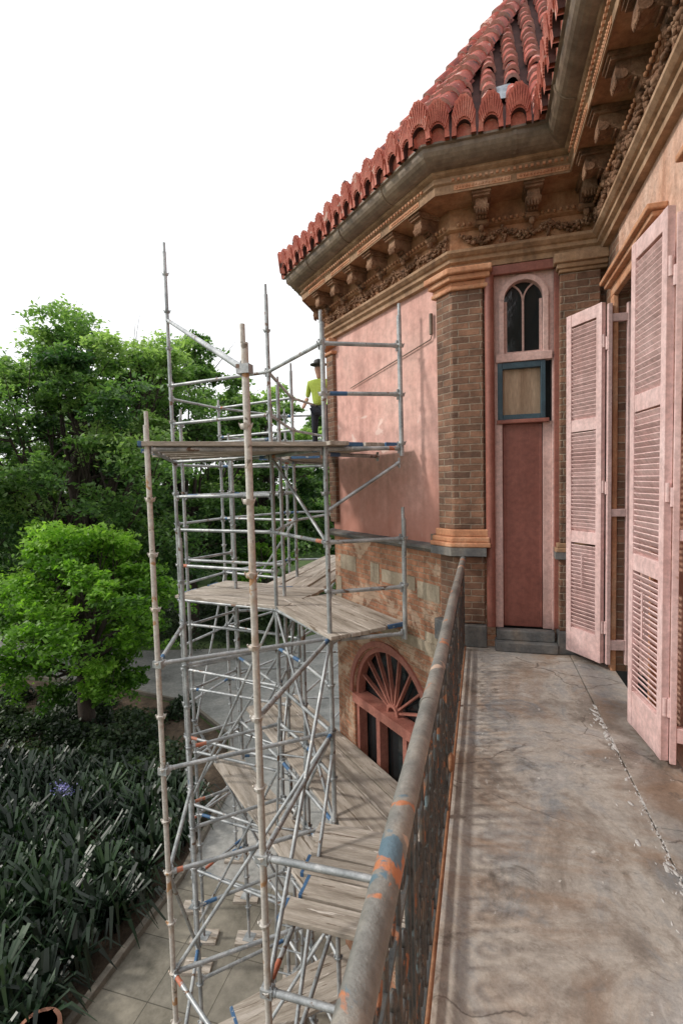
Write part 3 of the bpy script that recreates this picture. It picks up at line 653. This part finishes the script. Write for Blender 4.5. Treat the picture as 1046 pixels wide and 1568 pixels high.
# ------------------------------------------------------------ worker
wk=empty("scaffold_worker")
def skin(name,vs,es,rs,mat,sub=2):
    me=bpy.data.meshes.new(name); me.from_pydata(vs,es,[]); ob=bpy.data.objects.new(name,me); COL.objects.link(ob); ob.parent=wk
    md=ob.modifiers.new('s','SKIN')
    for i,q in enumerate(me.skin_vertices[0].data): q.radius=(rs[i],rs[i]*.8)
    me.skin_vertices[0].data[0].use_root=True
    sb_=ob.modifiers.new('u','SUBSURF'); sb_.levels=sub; sb_.render_levels=sub; me.materials.append(mat); return ob
m_vest=mottled("hi_vis_fabric",[(.36,.47,.06),(.45,.56,.10)],5,.8); m_navy=mottled("navy_trousers",[(.015,.018,.03),(.03,.035,.05)],5,.9)
m_skin=mottled("skin",[(.42,.24,.17),(.5,.3,.22)],9,.6); m_hat=mottled("dark_hat",[(.02,.02,.02),(.04,.04,.04)],5,.6)
wx,wy,wz=-2.80,8.6,1.99
def o3(l): return [(wx+a,wy+b2,wz+c) for a,b2,c in l]
skin("legs",o3([(0,0,.95),(-.1,0,.9),(-.12,.03,.5),(-.12,.06,.08),(-.12,-.06,.04),(.1,0,.9),(.13,-.03,.5),(.13,0,.08),(.13,-.12,.04)]),[(0,1),(1,2),(2,3),(3,4),(0,5),(5,6),(6,7),(7,8)],[.13,.1,.07,.05,.045,.1,.07,.05,.045],m_navy)
skin("torso",o3([(0,0,.95),(0,0,1.15),(0,0,1.38),(0,0,1.46),(-.18,0,1.40),(-.24,.02,1.14),(.18,0,1.40),(.25,-.02,1.14)]),[(0,1),(1,2),(2,3),(2,4),(4,5),(2,6),(6,7)],[.15,.14,.16,.07,.07,.05,.07,.05],m_vest)
skin("head",o3([(0,0,1.45),(0,0,1.53),(0,-.01,1.62),(0,-.01,1.70)]),[(0,1),(1,2),(2,3)],[.055,.055,.09,.08],m_skin)
skin("forearm_left",o3([(-.24,.02,1.14),(-.26,-.12,.98),(-.25,-.2,.93)]),[(0,1),(1,2)],[.045,.035,.03],m_skin); skin("forearm_right",o3([(.25,-.02,1.14),(.25,-.16,.99),(.23,-.24,.95)]),[(0,1),(1,2)],[.045,.035,.03],m_skin)
w=MB(); w.blob((wx,wy-.01,wz+1.73),.11,.12,.09); w.tube([(wx,wy-.02,wz+1.70),(wx,wy-.02,wz+1.715)],.15,16); w.obj("hat",m_hat,wk)
# ------------------------------------------------------------ ground
def sheet(name,poly,z,mat):
    mb=MB(); mb.add([(x,y,z) for x,y in poly],[list(range(len(poly)))]); return mb.obj(name,mat)
sheet("ground",[(-600,-600),(600,-600),(600,600),(-600,600)],GZ-.01,m_lawn)
sheet("garden_bed_soil",[(-5.4,-4),(-5.4,8),(-5.8,10),(-6.9,12),(-9.2,13.6),(-13,14.2),(-30,14.5),(-30,-4)][::-1],GZ-.004,m_mulch)
sheet("driveway",[(-5.25,7.4),(-5.7,10),(-6.8,12.1),(-9.2,13.8),(-13,14.4),(-40,14.7),(-40,18.0),(-14,18.0),(-9,19.5),(-6,24),(3,27),(14,24),(14,7.4)][::-1],GZ,m_grav)
sheet("pavement",[(-5.25,-6),(3,-6),(3,7.6),(-5.25,7.6)],GZ+.004,m_pave)
w=MB(); kp=[(-5.3,-6),(-5.3,7.4),(-5.75,10),(-6.85,12.1),(-9.2,13.72),(-13,14.35),(-40,14.6)]
for a,b2 in zip(kp[:-1],kp[1:]): w.beam((*a,GZ+.05),(*b2,GZ+.05),.1,.12)
w.obj("garden_kerb",m_kerb,None,.01)
w=MB(); px,py=-5.35,4.45
w.tube([(px,py,GZ),(px,py,GZ+.05),(px,py,GZ+.35),(px,py,GZ+.36),(px,py,GZ+.43),(px,py,GZ+.43),(px,py,GZ+.36)],[.16,.17,.24,.27,.27,.22,.21],24); w.obj("terracotta_pot",m_pot)
# ------------------------------------------------------------ vegetation
def leafquads(C,size,upb=.6):
    n=len(C); nr=rng.normal(size=(n,3)); nr[:,2]=np.abs(nr[:,2])+upb; nr/=np.linalg.norm(nr,axis=1)[:,None]
    t=rng.normal(size=(n,3)); t-=nr*(t*nr).sum(1)[:,None]; t/=np.linalg.norm(t,axis=1)[:,None]; b_=np.cross(nr,t)
    s=(size*rng.uniform(.6,1.3,n))[:,None]
    V=np.empty((n,4,3)); V[:,0]=C-t*s*.55; V[:,1]=C+b_*s*.3-t*s*.05; V[:,2]=C+t*s*.6-nr*s*.1; V[:,3]=C-b_*s*.3-t*s*.05
    return V.reshape(-1,3)
def tree(name,bx,by,top,cr,cz0,nclump,nleaf,size,mat,seed,trunk=.22,flat=.6,lx=1,csz=(.12,.26)):
    g=np.random.default_rng(seed); rd=random.Random(seed); e=empty(name); tb=MB()
    cz=(top+cz0)/2; hz=(top-cz0)/2
    tp=[Vector((bx,by,GZ-.1))]
    for i in range(1,7): tp.append(Vector((bx+rd.gauss(0,.12)*i*.5,by+rd.gauss(0,.12)*i*.5,GZ+(cz+hz*.5-GZ)*i/6)))
    tb.tube(tp,[trunk*(1.25-.17*i) for i in range(7)],9)
    cl=[]
    for i in range(nclump):
        while True:
            d=g.uniform(-1,1,3)
            if .4<np.linalg.norm(d)<1: break
        wz=1-.35*max(0,d[2]); c=np.array([bx+d[0]*cr*wz*lx,by+d[1]*cr*wz,cz+d[2]*hz]); cl.append((c,g.uniform(*csz)*cr))
        if i%2==0 or i<14:
            k=rd.randint(2,5); s0=tp[k]; e_=Vector(c); m_=(s0+e_)/2+Vector((rd.gauss(0,.2),rd.gauss(0,.2),-.25*rd.random()*cr*.3))
            r0=trunk*(.5-.06*k); tb.tube([s0,s0.lerp(m_,.6)+Vector((0,0,.1)),m_,e_],[r0,r0*.75,r0*.5,r0*.15],6)
            for q in range(3):
                e2=e_+Vector((rd.gauss(0,.6),rd.gauss(0,.6),rd.gauss(.2,.4)))*cr*.25; tb.tube([m_.lerp(e_,.3+.2*q),e2],[r0*.25,r0*.06],4)
    tb.obj("trunk_and_limbs",m_bark,e)
    Cs=[];vs=[]
    per=nleaf//nclump
    for c,rr in cl:
        # each clump = several leafy twigs drooping outward
        nt_=7; tw=g.normal(size=(nt_,3)); tw/=np.linalg.norm(tw,axis=1)[:,None]; tw[:,2]=tw[:,2]*flat; k=g.integers(0,nt_,per); s=g.uniform(.1,1.15,per)**.8
        p=c+tw[k]*(rr*s)[:,None]+g.normal(size=(per,3))*rr*.22*(1.1-.4*s)[:,None]*np.array([1,1,.6])
        p[:,2]-=.16*s**2*rr
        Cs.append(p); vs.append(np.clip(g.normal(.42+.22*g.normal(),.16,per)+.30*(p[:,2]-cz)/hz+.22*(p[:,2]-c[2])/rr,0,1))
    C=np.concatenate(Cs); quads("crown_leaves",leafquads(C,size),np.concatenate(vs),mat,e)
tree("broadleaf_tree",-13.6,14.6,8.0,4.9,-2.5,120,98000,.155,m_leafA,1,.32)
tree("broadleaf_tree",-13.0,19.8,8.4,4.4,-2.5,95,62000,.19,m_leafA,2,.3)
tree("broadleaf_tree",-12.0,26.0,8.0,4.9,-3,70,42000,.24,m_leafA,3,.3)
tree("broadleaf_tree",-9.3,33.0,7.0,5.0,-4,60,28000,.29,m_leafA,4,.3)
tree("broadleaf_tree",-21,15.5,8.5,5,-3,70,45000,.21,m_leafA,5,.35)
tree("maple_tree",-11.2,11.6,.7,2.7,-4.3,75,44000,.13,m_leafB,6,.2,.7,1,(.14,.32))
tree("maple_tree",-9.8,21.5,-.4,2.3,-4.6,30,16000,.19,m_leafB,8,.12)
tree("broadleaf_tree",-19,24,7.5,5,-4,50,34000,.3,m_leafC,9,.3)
def mass(name,pts,mat,size,per,seed):
    g=np.random.default_rng(seed); Cs=[];vs=[]
    for (x,y,z,rr,rz) in pts:
        d=g.normal(size=(per,3)); d/=np.linalg.norm(d,axis=1)[:,None]; d[:,2]=np.abs(d[:,2])*1.2-.2
        p=np.array([x,y,z])+d*np.array([rr,rr,rz])*(g.uniform(.6,1.15,per))[:,None]; Cs.append(p); vs.append(np.clip(g.normal(.4+.2*g.normal(),.2,per),0,1))
    quads(name,leafquads(np.concatenate(Cs),size),np.concatenate(vs),mat)
pts=[]
for i in range(46):
    a=math.radians(-75+i*1.75); d=random.uniform(38,60); pts.append((math.sin(a)*d,math.cos(a)*d,GZ+1,random.uniform(3,5),random.uniform(5,9.5)))
mass("distant_trees",pts,m_leafA,.5,1300,11)
pts=[]
for i in range(60):
    x=random.uniform(-15,-2); y=25+random.uniform(-2,3)+abs(x+8)*.1; pts.append((x,y,GZ,random.uniform(.7,1.3),random.uniform(.9,2.0)))
mass("garden_hedge",pts,m_leafC,.18,420,12)
pts=[]
for i in range(60):
    x=random.uniform(-24,-9); y=random.uniform(10.2,13.2); pts.append((x,y,GZ,random.uniform(.4,.9),random.uniform(.3,.75)))
for i in range(26): pts.append((random.uniform(-14,-7.2),random.uniform(8.8,11.2),GZ,random.uniform(.35,.7),random.uniform(.3,.6)))
for i in range(40): pts.append((random.uniform(-24,-9),random.uniform(18.8,24),GZ,random.uniform(.8,1.4),random.uniform(.8,1.8)))
mass("understorey_shrubs",pts,m_under,.13,650,13)
def straps(name,cl,nb,ln,mat):
    Q=[];vv=[]
    for (x,y) in cl:
        n=nb; sc_=rng.uniform(.6,1.25); a=rng.uniform(0,2*np.pi,n); l=ln*sc_*rng.uniform(.6,1.2,n); wdt=rng.uniform(.018,.036,n); ti=rng.uniform(.4,1,n); b0=rng.normal(.36,.26)
        dx=np.cos(a);dy=np.sin(a); sx=-dy;sy=dx
        pr=[]
        for k,(h,v_) in enumerate(((0,0),(.25,.55),(.62,.82),(1.0,.34))):
            px_=x+dx*l*h*ti;py_=y+dy*l*h*ti;pz=GZ+l*v_*(1.15-.45*ti); ww=wdt*(1,1.1,.9,.15)[k]
            pr.append((np.stack([px_-sx*ww,py_-sy*ww,pz],1),np.stack([px_+sx*ww,py_+sy*ww,pz],1)))
        for k in range(3):
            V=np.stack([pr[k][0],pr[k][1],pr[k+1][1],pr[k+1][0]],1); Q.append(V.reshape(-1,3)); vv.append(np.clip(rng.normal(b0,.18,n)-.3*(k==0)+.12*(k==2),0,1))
    quads(name,np.concatenate(Q),np.concatenate(vv),mat)
cl=[]
y=1.5
while y<9.6:
    x=-5.8-(max(0,y-8)**1.6)*.28
    while x>-12.5:
        if random.random()<.82: cl.append((x+random.uniform(-.22,.22),y+random.uniform(-.22,.22)))
        x-=.38
    y+=.38
straps("agapanthus_groundcover",cl,38,.80,m_strap)
C=np.array([-8.6,8.1,GZ+.76])+rng.normal(size=(160,3))*np.array([.12,.07,.05]); quads("agapanthus_flower",leafquads(C,.045),rng.uniform(0,1,160),m_flower)
w=MB()
for i in range(60): w.tube([(-13+i*.22,24.2-i*.02,GZ),(-13+i*.22,24.2-i*.02,GZ+1.5)],.014,4)
w.beam((-13,24.2,GZ+1.4),(0,23,GZ+1.4),.03,.04); w.beam((-13,24.2,GZ+.2),(0,23,GZ+.2),.03,.04); w.obj("metal_fence",m_iron)
# ------------------------------------------------------------ world & sun
az=math.radians(255); el=math.radians(37)
sd=Vector((math.sin(az)*math.cos(el),math.cos(az)*math.cos(el),math.sin(el)))
W=bpy.data.worlds.new("World"); S.world=W; W.use_nodes=True; nt=W.node_tree; bg=nt.nodes['Background']
sky=nn(nt,'ShaderNodeTexSky'); sky.sky_type='NISHITA'; sky.sun_disc=False; sky.sun_elevation=el; sky.sun_rotation=az; sky.air_density=1.0; sky.dust_density=3
tc=nn(nt,'ShaderNodeTexCoord'); cf=ramp(nt,noise(nt,tc.outputs['Generated'],2.2,6,.55,.4),[(.30,(.84,.84,.84)),(.60,(1,1,1))])
nt.links.new(mix(nt,cf,sky.outputs[0],(10.4,10.5,10.6)),bg.inputs[0]); bg.inputs[1].default_value=.126
sun=bpy.data.objects.new("sun",bpy.data.lights.new("sun",'SUN')); COL.objects.link(sun); sun.data.energy=2.4; sun.data.angle=math.radians(6); sun.data.color=(1,.94,.86)
sun.rotation_euler=sd.to_track_quat('Z','Y').to_euler()
S.view_settings.view_transform='Standard'; S.view_settings.look='None'; S.view_settings.exposure=0
